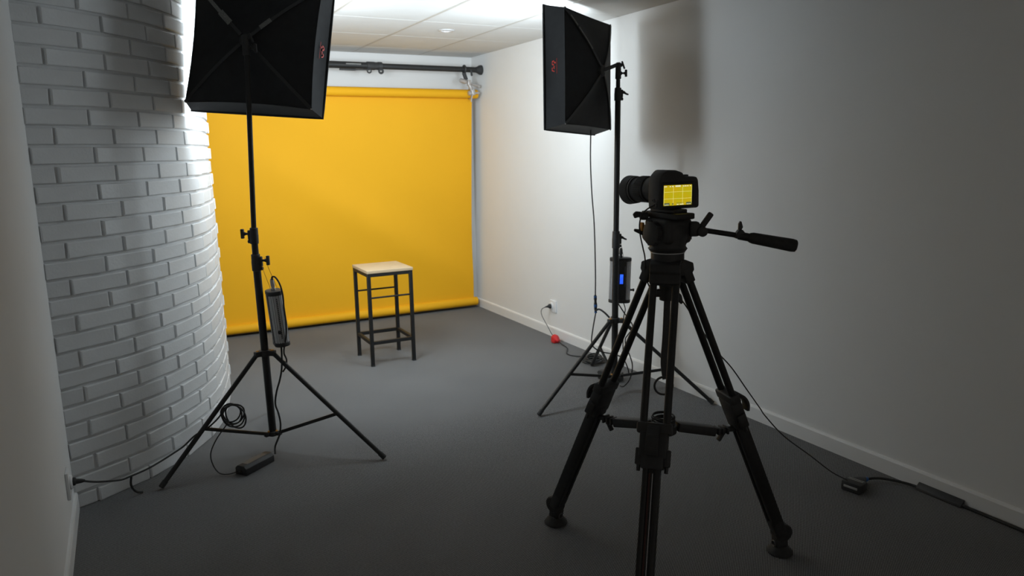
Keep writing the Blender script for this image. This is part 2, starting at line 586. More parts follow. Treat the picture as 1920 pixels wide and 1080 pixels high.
obj('roll_jaw', bm, 'chrome', t)
bm = NB()
tube(bm, [(2.965, 6.370, 2.045), (2.955, 6.368, 2.01), (2.945, 6.368, 1.975)], [0.006, 0.005, 0.006], 8)
obj('screw_handle', bm, 'chrome', t)

# ================================================================== stool
SX0, SX1, SY0, SY1 = 1.507, 1.823, 5.072, 5.412
t = thing('bar_stool', 'square bar stool with pale wooden seat and thin black metal frame', 'stool', ((SX0 + SX1) / 2, (SY0 + SY1) / 2, 0))
LW = 0.025
bm = NB(); box(bm, ((SX0 + SX1) / 2, (SY0 + SY1) / 2, 0.695), (SX1 - SX0 + 0.030, SY1 - SY0 + 0.032, 0.022), bevel=0.002)
obj('seat', bm, 'wood', t)
for x in (SX0, SX1):
    for y in (SY0, SY1):
        bm = NB(); box(bm, (x, y, 0.342), (LW, LW, 0.684), bevel=0.002, seg=1)
        leg = obj('leg', bm, 'bpaint', t)
        bm = NB(); box(bm, (x, y, 0.004), (LW + 0.003, LW + 0.003, 0.008), bevel=0.001, seg=1)
        obj('foot_cap', bm, 'brubber', leg)
for y in (SY0, SY1):
    bm = NB(); box(bm, ((SX0 + SX1) / 2, y, 0.6715), (SX1 - SX0 - LW, LW, 0.025), bevel=0.0015, seg=1)
    obj('seat_rail', bm, 'bpaint', t)
    bm = NB(); tube(bm, [(SX0 + 0.01, y, 0.505), (SX1 - 0.01, y, 0.505)], 0.0065, 10)
    obj('rod', bm, 'bpaint', t)
    bm = NB(); box(bm, ((SX0 + SX1) / 2, y, 0.172), (SX1 - SX0 - LW, LW * .9, 0.025), bevel=0.0015, seg=1)
    obj('footrest_bar', bm, 'bpaint', t)
for x in (SX0, SX1):
    bm = NB(); box(bm, (x, (SY0 + SY1) / 2, 0.6715), (LW, SY1 - SY0 - LW, 0.025), bevel=0.0015, seg=1)
    obj('seat_rail', bm, 'bpaint', t)
    bm = NB(); box(bm, (x, (SY0 + SY1) / 2, 0.172), (LW * .9, SY1 - SY0 - LW, 0.025), bevel=0.0015, seg=1)
    obj('footrest_bar', bm, 'bpaint', t)

# ================================================================== light stands
def knob(bm, p, d, size=1.0):
    """T shaped clamping knob: stem along d, cross bar upright"""
    d = V(d).normalized()
    p = V(p)
    lathe(bm, p, d, [(0, 0.011 * size), (0.004, 0.012 * size), (0.010, 0.006 * size), (0.018 * size, 0.006 * size), (0.026 * size, 0.010 * size), (0.03 * size, 0.010 * size)], 12)
    s = V((0, 0, 1)).cross(d)
    box(bm, p + d * 0.036 * size, (0.016 * size, 0.048 * size, 0.018 * size), (d, V((0, 0, 1)), s), bevel=0.004 * size)

def lever(bm, p, d):
    d = V(d).normalized()
    sd = V((0, 0, 1)).cross(d)
    prism(bm, [(-0.004, -0.012), (0.010, -0.010), (0.022, 0.002), (0.034, 0.006), (0.036, 0.014), (0.024, 0.014), (0.008, 0.006), (-0.004, 0.008)], V(p) - sd * 0.007, d, (0, 0, -1), sd, 0.014, bevel=0.003)

def light_stand(label, c, feet, secs, hub_z, brace_z, cols, lean, kind='knob'):
    """secs: (z0, z1, r); cols: (z, r, h, knob direction); lean(z) -> x offset"""
    t = thing('light_stand', label, 'light stand', (c[0], c[1], 0), 'light stands')
    P = lambda z: V((c[0] + lean(z), c[1], z))
    for nm, z0, z1, r in secs:
        bm = NB(); tube(bm, [P(z0), P(z1)], r, 18)
        obj(nm, bm, 'bmetal', t)
    for z, r, h, kd in cols:
        bm = NB(); lathe(bm, P(z - h / 2), P(z + h / 2) - P(z - h / 2), [(0, r * .86), (0.002, r), (h * .55, r), (h * .6, r * .96), (h - 0.003, r * .92), (h, r * .8)], 20)
        d = V(kd).normalized()
        box(bm, P(z + h * .05) + d * r * .95, (0.018, 0.022, h * .6), (d, V((0, 0, 1)).cross(d), (0, 0, 1)), bevel=0.004)
        lathe(bm, P(z - h * .36) + d * r * 0.8, d, [(0, 0.009), (0.012, 0.009), (0.014, 0.006)], 10)
        co = obj('collar', bm, 'bplastic', t)
        bm = NB()
        if kind == 'knob':
            knob(bm, P(z + h * .12) + d * r, d)
        else:
            lever(bm, P(z + h * .12) + d * (r + 0.006), d)
        obj(kind, bm, 'bplastic', co)
    # hub
    bm = NB()
    hp = P(hub_z)
    lathe(bm, hp - V((0, 0, 0.016)), (0, 0, 1), [(0, 0.024), (0, 0.029), (0.03, 0.029), (0.032, 0.024)], 20)
    lp = P(brace_z)
    bm2 = NB(); lathe(bm2, lp - V((0, 0, 0.012)), (0, 0, 1), [(0, 0.020), (0.001, 0.027), (0.022, 0.027), (0.024, 0.020)], 20)
    legs = []
    for f in feet:
        f = V((f[0], f[1], 0.010))
        d = V((f.x - hp.x, f.y - hp.y, 0)).normalized()
        s = V((0, 0, 1)).cross(d)
        top = hp + d * 0.045
        box(bm, hp + d * 0.036 + V((0, 0, 0.0)), (0.044, 0.026, 0.028), (d, s, (0, 0, 1)), bevel=0.004)
        legs.append((top, f, d, s))
    hub = obj('leg_hub', bm, 'bplastic', t)
    bh = obj('brace_hub', bm2, 'bplastic', t)
    for top, f, d, s in legs:
        ax = (f - top).normalized()
        bm = NB(); tube(bm, [top - ax * 0.01, f - ax * 0.0], 0.0115, 12)
        lg = obj('leg', bm, 'bmetal', t)
        bm = NB(); tube(bm, [f - ax * 0.035, f - ax * 0.002], [0.0135, 0.0135], 12)
        obj('foot_cap', bm, 'brubber', lg)
        q = top.lerp(f, 0.58)
        a = lp + d * 0.024
        bm = NB(); beam(bm, a, q - d * 0.004, 0.007, 0.017, s, bevel=0.001)
        beam(bm, a + s * 0.009, q + s * 0.009 - d * 0.004, 0.003, 0.013, s)
        obj('brace', bm, 'bmetal', t)
        bm = NB(); box(bm, lp + d * 0.030, (0.034, 0.024, 0.020), (d, s, (0, 0, 1)), bevel=0.003)
        obj('brace_joint', bm, 'bplastic', t)
        bm = NB(); lathe(bm, top + V((0, 0, 0.008)) - d * 0.004, (0, 0, 1), [(0, 0.010), (0.006, 0.010), (0.010, 0.006)], 10)
        obj('bolt', bm, 'brass', hub)
        bm = NB(); lathe(bm, lp + d * 0.022 + V((0, 0, 0.008)), (0, 0, 1), [(0, 0.007), (0.005, 0.007), (0.008, 0.004)], 10)
        obj('bolt', bm, 'brass', bh)
    return t

def leanL(z):
    return -0.0175 * z / 1.1 if z < 1.1 else -0.0175 + 0.0385 * (z - 1.1) / 0.97
light_stand('black tripod light stand beside the curved brick wall', (0.585, 3.835),
            [(0.032, 3.63), (1.055, 3.43), (0.668, 4.445)],
            [('lower_tube', 0.085, 1.0, 0.0190), ('middle_tube', 0.98, 1.13, 0.0160), ('upper_tube', 1.10, 2.05, 0.0125)],
            0.535, 0.100,
            [(1.003, 0.0235, 0.085, CR), (1.137, 0.0215, 0.080, -CR)], leanL)
light_stand('black tripod light stand close to the plain right wall', (2.652, 3.683),
            [(2.035, 3.572), (3.045, 3.212), (2.876, 4.266)],
            [('lower_tube', 0.10, 0.98, 0.0200), ('middle_tube', 0.95, 1.86, 0.0170), ('upper_tube', 1.83, 1.975, 0.0125)],
            0.480, 0.120,
            [(0.985, 0.0245, 0.105, CR), (1.848, 0.0215, 0.075, CR)], lambda z: 0.004 * z, 'lever')

# ================================================================== softboxes
def axes_of(yaw, pit, roll):
    a = V((math.sin(yaw) * math.cos(pit), math.cos(yaw) * math.cos(pit), math.sin(pit)))
    r = V((math.cos(yaw), -math.sin(yaw), 0))
    u = r.cross(a)
    return a, r * math.cos(roll) - u * math.sin(roll), u * math.cos(roll) + r * math.sin(roll)

LOGO = [   # red mark, read as three strokes around a dot, with a thin line under it
    [(-0.026, 0.000), (-0.022, 0.012), (-0.013, 0.017), (-0.006, 0.012), (-0.008, 0.008), (-0.014, 0.011), (-0.019, 0.008), (-0.021, 0.000)],
    [(-0.014, 0.000), (-0.010, 0.005), (-0.004, 0.006), (0.001, 0.003), (-0.001, -0.002), (-0.006, 0.001)],
    [(0.002, 0.004), (0.006, 0.014), (0.014, 0.017), (0.022, 0.012), (0.025, 0.003), (0.020, 0.002), (0.017, 0.010), (0.012, 0.011), (0.008, 0.003)],
    [(0.010, -0.004), (0.012, 0.002), (0.017, 0.004), (0.020, -0.002), (0.016, -0.006)],
]

def softbox(label, c, yaw, pit, roll, w0, h0, w1, h1, d, tip, pole_top, lamp, logo_side, labels, bow, dome, bulge, recess):
    c = V(c)
    a, r, u = axes_of(yaw, pit, roll)
    t = thing('softbox', label, 'softbox', c - u * h0 / 2, 'softboxes')
    rear = {(sx, sz): c + r * sx * w0 / 2 + u * sz * h0 / 2 for sx in (-1, 1) for sz in (-1, 1)}
    front = {(sx, sz): c + a * d + r * sx * w1 / 2 + u * sz * h1 / 2 for sx in (-1, 1) for sz in (-1, 1)}
    tp = c - a * tip
    N = 14
    def edge(p, q, inward, bow, k):
        s = k / N
        return p.lerp(q, s) + inward * bow * 4 * s * (1 - s)
    def rim(k1, k2, k, fr=False):
        dd = front if fr else rear
        p, q = dd[k1], dd[k2]
        mid = (p + q) / 2
        inw = ((c + (a * d if fr else V((0, 0, 0)))) - mid).normalized()
        return edge(p, q, inw, 0.0 if fr else bow, k)
    order = [((-1, -1), (1, -1), 'bottom'), ((1, -1), (1, 1), 'right'), ((1, 1), (-1, 1), 'top'), ((-1, 1), (-1, -1), 'left')]
    sides = {}
    for k1, k2, nm in order:
        bm = NB()
        MM = 5
        g = []
        for j in range(MM + 1):
            s = j / MM
            row = []
            for k in range(N + 1):
                p = rim(k1, k2, k).lerp(rim(k1, k2, k, True), s)
                mid = c + a * d * s
                e = (p - mid)
                out = (rear[k1] + rear[k2]) / 2 - c
                out.normalize()
                p = p - out * 0.006 * math.sin(math.pi * s) * math.sin(math.pi * k / N)
                row.append(bm.verts.new(p))
            g.append(row)
        for j in range(MM):
            for k in range(N):
                bm.faces.new((g[j][k], g[j][k + 1], g[j + 1][k + 1], g[j + 1][k]))
        sides[nm] = obj('side_panel', bm, 'cloth', t)
        # back triangle: fabric stretched between rim and centre
        bm = NB()
        g = []
        for j in range(9):
            s = j / 8
            row = []
            for k in range(N + 1):
                p = rim(k1, k2, k)
                q = tp
                x = p.lerp(q, s)
                # domed ribs: bulge the shell outward, sag between ribs
                x = x - a * (dome * math.sin(math.pi * s * 0.9) * (1 - 1.3 * math.sin(math.pi * k / N)))
                row.append(bm.verts.new(x))
            g.append(row)
        for j in range(8):
            for k in range(N):
                bm.faces.new((g[j][k], g[j][k + 1], g[j + 1][k + 1], g[j + 1][k]))
        bmesh.ops.remove_doubles(bm, verts=bm.verts[:], dist=1e-5)
        obj('back_panel', bm, 'cloth', t)
    # seam piping along the rear rim and front frame
    for fr, nm in ((False, 'rear_seam'), (True, 'front_frame')):
        bm = NB()
        pts = []
        for k1, k2, _ in order:
            pts += [rim(k1, k2, k, fr) for k in range(N)]
        tube(bm, pts, 0.0035 if not fr else 0.006, 6, closed=True)
        obj(nm, bm, 'cloth', t)
    # diffuser, set slightly back inside the frame
    bm = NB()
    g = []
    for j in range(13):
        row = []
        for k in range(13):
            x, z = (k / 12 - .5), (j / 12 - .5)
            row.append(bm.verts.new(c + a * (d - recess + bulge * (1 - 4 * x * x) * (1 - 2 * z * z)) + r * x * (w1 - .014) + u * z * (h1 - .014)))
        g.append(row)
    for j in range(12):
        for k in range(12):
            bm.faces.new((g[j][k], g[j][k + 1], g[j + 1][k + 1], g[j + 1][k]))
    obj('diffuser', bm, lamp, t)
    # rib sleeves from the centre to the rear corners, on the fabric
    def rib_pt(key, s):
        x = rear[key].lerp(tp, s)
        return x - a * (dome * math.sin(math.pi * s * 0.9) + 0.003)
    for key in rear:
        bm = NB()
        pts = [rib_pt(key, k / 12) for k in range(12)]
        for p, q in zip(pts, pts[1:]):
            dv = (q - p).normalized()
            sd = dv.cross(a).normalized()
            beam(bm, p - dv * .001, q + dv * .001, 0.016, 0.004, sd)
        obj('rib_sleeve', bm, 'strap', t)
    for key, s, ln, wd in labels:
        p, q = rib_pt(key, s), rib_pt(key, s + 0.02)
        dv = (q - p).normalized()
        sd = dv.cross(a).normalized()
        n = dv.cross(sd).normalized()
        if n.dot(a) > 0:
            n = -n
        bm = NB(); box(bm, p + n * 0.0045, (ln, wd, 0.0012), (dv, sd, n))
        obj('printed_tag', bm, 'tag', t)
    # logo on a side panel, reading along the panel's height
    sx = 1 if logo_side == 'right' else -1
    mid = c + a * d * 0.5 + r * sx * (w0 + w1) / 4
    aa = (a + r * sx * (w1 - w0) / 2 / d).normalized()
    nn = (r * sx - aa * (r * sx).dot(aa)).normalized()
    base = mid - nn * 0.0078 + u * 0.006
    lu, lv = u * 1.25, aa * 1.25
    bm = NB()
    for poly in LOGO:
        prism(bm, [(x, y) for x, y in poly], base, lu, lv, nn, 0.0012)
    lg = obj('logo', bm, 'red', sides[logo_side], smooth=False)
    bm = NB(); prism(bm, [(-0.033, -0.010), (0.034, -0.010), (0.034, -0.0115), (-0.033, -0.0115)], base, lu, lv, nn, 0.0012)
    obj('logo_line', bm, 'red', sides[logo_side], smooth=False)
    # bracket
    bm = NB()
    lathe(bm, tp - a * 0.012, a, [(0, 0.020), (0.004, 0.032), (0.03, 0.036), (0.05, 0.036)], 20)
    obj('speed_ring', bm, 'bplastic', t)
    pt_ = V(pole_top)
    bm = NB()
    tube(bm, [tp - a * 0.005, pt_ + (tp - pt_) * 0.08 + V((0, 0, .008))], 0.011, 14)
    lathe(bm, pt_ - V((0, 0, 0.075)), (0, 0, 1), [(0, 0.0155), (0.002, 0.0175), (0.06, 0.0165), (0.085, 0.0165), (0.093, 0.012)], 16)
    br = obj('bracket', bm, 'bplastic', t)
    side = (CR - a * CR.dot(a)).normalized()
    bm = NB(); knob(bm, pt_ + CR * 0.015 - V((0, 0, 0.042)), CR, 0.85)
    obj('bracket_knob', bm, 'bplastic', br)
    bm = NB(); lathe(bm, pt_ + V((0, 0, 0.004)) + CR * 0.008, CR, [(0, 0.011), (0.01, 0.011), (0.016, 0.009)], 12)
    q = pt_ + V((0, 0, 0.004)) + CR * 0.025
    beam(bm, q + V((0, 0, 0.022)) - CR * .004, q - V((0, 0, 0.022)) + CR * 0.012, 0.010, 0.010, bevel=0.003)
    obj('tilt_lever', bm, 'bplastic', br)
    # eyelets
    for key in rear:
        bm = NB(); lathe(bm, rear[key] - a * 0.002, -a, [(0, 0.004), (0.003, 0.004), (0.004, 0.002)], 8)
        obj('eyelet', bm, 'chrome', t)
    return t, a, r, u, tp

sbL = softbox('black softbox next to the curved brick wall, seen from behind', (0.662, 3.992, 2.066), 0.600, -0.215, 0.079,
              0.660, 0.600, 0.706, 0.640, 0.098, 0.075, (0.601, 3.835, 2.075), 'lampL', 'right',
              [((-1, 1), 0.64, 0.085, 0.030), ((-1, 1), 0.46, 0.09, 0.018), ((-1, 1), 0.30, 0.07, 0.018), ((1, 1), 0.72, 0.065, 0.022)], 0.014, 0.022, 0.045, 0.004)
sbR = softbox('black softbox near the plain right wall, angled towards the stool', (2.513, 3.774, 1.977), -0.507, -0.028, 0.041,
              0.582, 0.629, 0.625, 0.682, 0.121, 0.088, (2.660, 3.683, 2.010), 'lampR', 'left',
              [((-1, 1), 0.20, 0.07, 0.010), ((-1, 1), 0.40, 0.08, 0.010), ((-1, 1), 0.57, 0.07, 0.010)], 0.004, 0.016, 0.0, 0.014)

# ================================================================== control boxes
def control_box(label, c, up, wide, thick_dir, lcd):
    """extruded rounded box: wide along 'wide', narrow along thick_dir"""
    c = V(c); up = V(up).normalized()
    wd = V(wide); wd = (wd - up * wd.dot(up)).normalized()
    th = up.cross(wd).normalized()
    if th.dot(V(thick_dir)) < 0:
        th = -th
    Lh, R, hw = 0.245, 0.034, 0.030
    t = thing('light_control_box', label, 'control box', c - up * 0.15, 'control boxes')
    def outline(R, ribs):
        pts = []
        for sgn in (1, -1):
            n = 54
            for k in range(n + 1):
                ang = -math.pi / 2 + math.pi * k / n
                rr = R + (ribs * (1 if k % 6 < 3 else -1) if 0 < k < n else 0)
                pts.append((sgn * (hw + rr * math.cos(ang)), sgn * rr * math.sin(ang)))
        return pts
    bm = NB(); prism(bm, outline(R, 0.0026), c - up * Lh / 2, wd, th, up, Lh)
    obj('housing', bm, 'alu', t, smooth=False)
    for s in (-1, 1):
        bm = NB(); prism(bm, outline(R + 0.004, 0.0), c + up * (s * (Lh / 2 + 0.009) - 0.011), wd, th, up, 0.022, bevel=0.004)
        obj('end_cap', bm, 'bplastic', t)
    for s in (-1, 1):
        bm = NB(); box(bm, c + th * s * (R + 0.001), (0.066, 0.005, Lh - 0.006), (wd, th, up), bevel=0.001)
        pn = obj('panel', bm, 'bplastic', t)
        if s == 1:
            if lcd:
                bm = NB(); box(bm, c + th * (R + 0.004) + wd * 0.004 + up * 0.012, (0.026, 0.003, 0.068), (wd, th, up), bevel=0.0008)
                obj('display_frame', bm, 'bplastic', pn)
                bm = NB(); box(bm, c + th * (R + 0.0056) + wd * 0.004 + up * 0.012, (0.020, 0.001, 0.060), (wd, th, up))
                obj('display', bm, 'lcd', pn)
                for q, hh in ((0.062, 0.06), (-0.006, 0.062)):
                    bm = NB(); box(bm, c + th * (R + 0.004) + wd * 0.026 + up * q, (0.012, 0.002, hh), (wd, th, up), bevel=0.0008)
                    obj('key_strip', bm, 'greyp', pn)
            else:
                bm = NB()
                for q in range(4):
                    box(bm, c + th * (R + 0.004) - up * (0.05 + 0.014 * q), (0.03, 0.001, 0.006), (wd, th, up))
                obj('print', bm, 'tag', pn)
    # row of slots on the ribbed end that faces away from the pole
    bm = NB()
    for q in range(22):
        box(bm, c + wd * (hw + R + 0.0008) + up * (0.105 - q * 0.0095), (0.003, 0.007, 0.0045), (wd, th, up))
    obj('vent_slots', bm, 'bplastic', t)
    # gland, strap hook
    bm = NB(); lathe(bm, c + up * (Lh / 2 + 0.018), up, [(0, 0.012), (0.012, 0.012), (0.014, 0.009), (0.022, 0.009), (0.024, 0.011), (0.05, 0.010), (0.062, 0.007)], 14)
    obj('cable_gland', bm, 'chrome' if not lcd else 'bplastic', t)
    bm = NB(); lathe(bm, c - up * 0.06 + wd * (hw + R + 0.001) + th * 0.012, wd, [(0, 0.006), (0.014, 0.006), (0.016, 0.009), (0.024, 0.009)], 10)
    obj('side_knob', bm, 'bplastic', t)
    return t

cbL_c = V((0.646, 3.800, 0.718))
upL = V((-0.068, 0.02, 1.0)).normalized()
control_box('silver ribbed control box hanging on the stand beside the brick wall', cbL_c, upL, (-0.02, -1, 0.0), (-1, 0.1, 0), False)
cbR_c = V((2.70, 3.715, 0.722))
upR = V((0.022, -0.012, 1.0)).normalized()
cbR_w = (CR.x, CR.y, 0)
control_box('silver edged control box with blue display on the stand near the right wall', (2.719, 3.725, 0.722), upR, cbR_w, (-0.45, -0.9, 0), True)

# hanging cords of the boxes (thin wire loops)
bm = NB()
tube(bm, [(0.605, 3.812, 1.03), (0.625, 3.800, 0.96), (0.655, 3.800, 0.87)], 0.0012, 6)
tube(bm, [(0.590, 3.812, 0.985), (0.605, 3.805, 0.93), (0.622, 3.800, 0.87)], 0.0012, 6)
tag(obj('hanging_wire', bm, 'brass'), 'thin wire loop holding the control box on the stand by the brick wall', 'wire')
bm = NB()
tube(bm, [(2.672, 3.668, 0.955), (2.682, 3.700, 0.855)], 0.0012, 6)
tube(bm, [(2.684, 3.668, 0.955), (2.730, 3.700, 0.855)], 0.0012, 6)
tag(obj('hanging_wire', bm, 'steel'), 'thin wire loop holding the control box with the blue display', 'wire')

# ================================================================== tripod
TC = V((1.622, 1.953, 0))
FEET = [V((1.475, 2.453, 0)), V((2.105, 1.834, 0)), V((1.250, 1.590, 0))]
t = thing('camera_tripod', 'black two-tube video tripod with fluid head in the foreground', 'tripod', TC)
# spider and bowl
bm = NB()
lathe(bm, TC + V((0, 0, 1.092)), (0, 0, 1), [(0, 0.040), (0.004, 0.048), (0.055, 0.056), (0.066, 0.060), (0.070, 0.056), (0.098, 0.056), (0.104, 0.052)], 32)
lathe(bm, TC + V((0, 0, 1.045)), (0, 0, 1), [(0, 0.016), (0.002, 0.022), (0.05, 0.030)], 20)
spider = obj('bowl', bm, 'bplastic', t)
tops = []
for f in FEET:
    d = (f - TC).normalized()
    s = V((0, 0, 1)).cross(d)
    bm = NB()
    poly = [(0.02, 0.076), (0.044, 0.075), (0.072, 0.064), (0.076, 0.040), (0.066, 0.022), (0.02, 0.020)]
    prism(bm, poly, TC + V((0, 0, 1.090)) - s * 0.050, d, (0, 0, 1), s, 0.100, bevel=0.003)
    obj('shoulder', bm, 'bplastic', t)
    tops.append((d, s))
HUBZ = 0.560
for f, (d, s) in zip(FEET, tops):
    top = TC + d * 0.062 + V((0, 0, 1.100))
    bot = f + V((0, 0, 0.065))
    ax = (bot - top).normalized()
    n = ax.cross(s).normalized()
    P = lambda q: top.lerp(bot, q)
    # lower, flat single stage with two grooves
    bm = NB()
    beam(bm, P(0.50), P(0.985), 0.022, 0.036, s, bevel=0.005)
    for sg in (-1, 1):
        beam(bm, P(0.50) + s * sg * 0.0185, P(0.97) + s * sg * 0.0185, 0.019, 0.046, s, bevel=0.007)
    lg = obj('leg', bm, 'bmetal', t)
    for sg in (-1, 1):
        bm = NB()
        tube(bm, [P(-0.015) + s * sg * 0.037, P(0.43) + s * sg * 0.037], 0.0125, 16)
        obj('upper_tube', bm, 'bmetal', lg)
    bm = NB()
    beam(bm, P(-0.035), P(0.014), 0.102, 0.034, s, bevel=0.006)
    obj('tube_socket', bm, 'bplastic', lg)
    # mid clamp block
    bm = NB()
    beam(bm, P(0.415), P(0.447), 0.112, 0.040, s, bevel=0.007)
    beam(bm, P(0.44), P(0.515), 0.090, 0.046, s, bevel=0.008)
    beam(bm, P(0.50), P(0.545), 0.074, 0.052, s, bevel=0.010)
    for sg in (-1, 1):
        beam(bm, P(0.487) + s * sg * 0.044, P(0.535) + s * sg * 0.044, 0.022, 0.034, s, bevel=0.005)
        tube(bm, [P(0.53) + s * sg * 0.044, P(0.552) + s * sg * 0.044], [0.007, 0.006], 10)
    obj('leg_clamp', bm, 'bplastic', lg)
    # clamp lever, curved away from the leg on the outside
    bm = NB()
    o_ = -n if n.dot(d) < 0 else n
    pts = [P(0.425) + o_ * 0.020, P(0.44) + o_ * 0.034, P(0.46) + o_ * 0.050, P(0.485) + o_ * 0.054, P(0.505) + o_ * 0.045]
    pts = spline(pts, 4)
    for p, q in zip(pts, pts[1:]):
        beam(bm, p, q + (q - p) * 0.25, 0.040, 0.011, s, bevel=0.002)
    obj('clamp_lever', bm, 'bplastic', lg)
    # stripe in the groove
    oo = o_
    bm = NB()
    beam(bm, P(0.555) + oo * 0.0188 - s * 0.005, P(0.95) + oo * 0.0188 - s * 0.005, 0.0055, 0.0015, s)
    obj('red_stripe', bm, 'darkred', lg)
    bm = NB()
    beam(bm, P(0.555) + oo * 0.0188 + s * 0.0045, P(0.95) + oo * 0.0188 + s * 0.0045, 0.0018, 0.0015, s)
    obj('metal_stripe', bm, 'alu', lg)
    # foot: ankle shell and pad
    bm = NB()
    beam(bm, P(0.925), P(0.99), 0.060, 0.044, s, bevel=0.010)
    ank = bot - ax * 0.02
    lathe(bm, ank + o_ * 0.010 - s * 0.024, s, [(0, 0.030), (0.004, 0.035), (0.044, 0.035), (0.048, 0.030)], 22)
    beam(bm, ank, f + V((0, 0, 0.018)), 0.044, 0.048, s, bevel=0.008)
    ft = obj('foot', bm, 'brubber', lg)
    bm = NB()
    lathe(bm, f, (0, 0, 1), [(0, 0.044), (0.003, 0.048), (0.010, 0.047), (0.024, 0.034), (0.034, 0.028)], 26)
    obj('foot_pad', bm, 'brubber', lg)
    bm = NB()
    tube(bm, ring_pts(f + d * -0.028 + V((0, 0, 0.040)), s, (0, 0, 1), 0.011, 14), 0.003, 6, closed=True)
    obj('foot_strap_ring', bm, 'steel', lg)
    # spreader arm
    hub = TC + V((0, 0, HUBZ))
    e = P(0.555)
    e = V((e.x, e.y, e.z))
    bm = NB()
    a0, a1 = hub + d * 0.05, e - d * 0.105 + V((0, 0, 0.0))
    beam(bm, a0, a1, 0.044, 0.032, s, bevel=0.005)
    beam(bm, a0 + V((0, 0, .013)), a1 + V((0, 0, .013)), 0.020, 0.006, s, bevel=0.002)
    am = obj('spreader_arm', bm, 'bplastic', t)
    bm = NB()
    beam(bm, a1 - d * 0.01, e - d * 0.02, 0.022, 0.016, s, bevel=0.004)
    for q in range(3):
        beam(bm, a1 + d * (0.012 + 0.018 * q) + s * 0.02, a1 + d * (0.012 + 0.018 * q) - s * 0.02, 0.009, 0.026, d, bevel=0.003)
    beam(bm, a1 + d * 0.04 - V((0, 0, 0.006)), a1 + d * 0.018 - V((0, 0, 0.040)), 0.018, 0.012, s, bevel=0.004)
    obj('spreader_joint', bm, 'bplastic', am)
    if f is not FEET[1]:
        continue
    bm = NB()
    box(bm, (a0 + a1) / 2 - V((0, 0, 0.0)) + s * 0.0225, (0.05, 0.001, 0.010), (d, s, (0, 0, 1)))
    obj('print', bm, 'darkred', am)
bm = NB()
lathe(bm, TC + V((0, 0, HUBZ - 0.02)), (0, 0, 1), [(0, 0.040), (0.004, 0.046), (0.030, 0.046), (0.034, 0.040), (0.034, 0.024), (0.020, 0.022)], 30)
obj('spreader_hub', bm, 'bplastic', t)

# bowl clamp handle hanging below
bm = NB()
lathe(bm, TC + V((0, 0, 1.018)), (0, 0, 1), [(0, 0.012), (0.004, 0.024), (0.030, 0.026), (0.05, 0.022)], 18)
hd_ = V((CR.x, CR.y, 0)).normalized()
poly = [(-0.062, 0.010), (-0.058, 0.026), (-0.02, 0.030), (0.02, 0.036), (0.05, 0.010), (0.056, -0.018), (0.048, -0.024), (0.03, 0.0), (-0.02, 0.004), (-0.05, 0.004)]
prism(bm, poly, TC + V((0, 0, 1.030)) - V((-hd_.y, hd_.x, 0)) * 0.014, hd_, (0, 0, 1), V((-hd_.y, hd_.x, 0)), 0.028, bevel=0.005)
obj('bowl_clamp_knob', bm, 'bplastic', t)
bm = NB()
pts = spline([TC + V((0.004, 0, 1.035)), TC + V((0.002, 0.002, 0.90)), TC + V((-0.002, 0.004, 0.80)), TC + V((0.004, 0.0, 0.74))], 6)
for p, q in zip(pts, pts[1:]):
    beam(bm, p, q + (q - p) * .2, 0.022, 0.005, hd_)
tube(bm, ring_pts(TC + V((-0.004, 0, 0.715)), hd_, (0, 0, 1), 0.032, 20), 0.004, 8, closed=True)
obj('carry_strap', bm, 'strap', t)

# fluid head
HD = TC.copy()
bm = NB()
lathe(bm, HD + V((0, 0, 1.189)), (0, 0, 1), [(0, 0.050), (0.003, 0.060), (0.012, 0.066), (0.016, 0.062), (0.022, 0.060), (0.05, 0.070), (0.085, 0.068), (0.10, 0.060)], 32)
box(bm, HD + V((0, 0.0, 1.262)), (0.112, 0.125, 0.085), bevel=0.016, seg=3)
head = obj('fluid_head', bm, 'bplastic', t)
bm = NB(); lathe(bm, HD + V((0, 0, 1.1865)), (0, 0, 1), [(0, 0.058), (0.0025, 0.058)], 32)
obj('silver_ring', bm, 'alu', head)
for sg in (-1, 1):
    bm = NB()
    prof = [(0, 0.036), (0.004, 0.040), (0.022, 0.040), (0.026, 0.034)]
    lathe(bm, HD + V((sg * 0.052, 0.0, 1.255)), (sg, 0, 0), prof, 24)
    for k in range(10):
        an = 2 * math.pi * k / 10
        box(bm, HD + V((sg * 0.066, 0.040 * math.cos(an), 1.255 + 0.040 * math.sin(an))), (0.016, 0.007, 0.007), bevel=0.002)
    obj('drag_knob', bm, 'bplastic', head)
bm = NB()
box(bm, HD + V((0, 0.005, 1.313)), (0.078, 0.185, 0.020), bevel=0.004)
box(bm, HD + V((0, 0.0, 1.328)), (0.056, 0.125, 0.014), bevel=0.003)
obj('camera_plate', bm, 'bmetal', head)
bm = NB()   # levers on the far left side
pL = HD + V((-0.045, 0.055, 1.308))
lathe(bm, pL, (-1, 0.4, 0), [(0, 0.014), (0.02, 0.013), (0.026, 0.010)], 14)
prism(bm, [(0, -0.010), (0.020, -0.006), (0.034, -0.010), (0.040, 0.004), (0.030, 0.014), (0.01, 0.012)], pL + V((-0.008, 0.004, 0.002)), -hd_, (0, 0, 1), V((-hd_.y, hd_.x, 0)), 0.014, bevel=0.003)
pL = HD + V((-0.040, 0.050, 1.245))
lathe(bm, pL, (-1, 0.4, 0), [(0, 0.020), (0.018, 0.018), (0.022, 0.012)], 14)
prism(bm, [(0, -0.008), (0.024, 0.004), (0.040, 0.012), (0.038, 0.020), (0.02, 0.018), (0.0, 0.010)], pL + V((-0.012, 0.004, 0.0)), -hd_, (0, 0, 1), V((-hd_.y, hd_.x, 0)), 0.012, bevel=0.003)
obj('lock_lever', bm, 'bplastic', head)
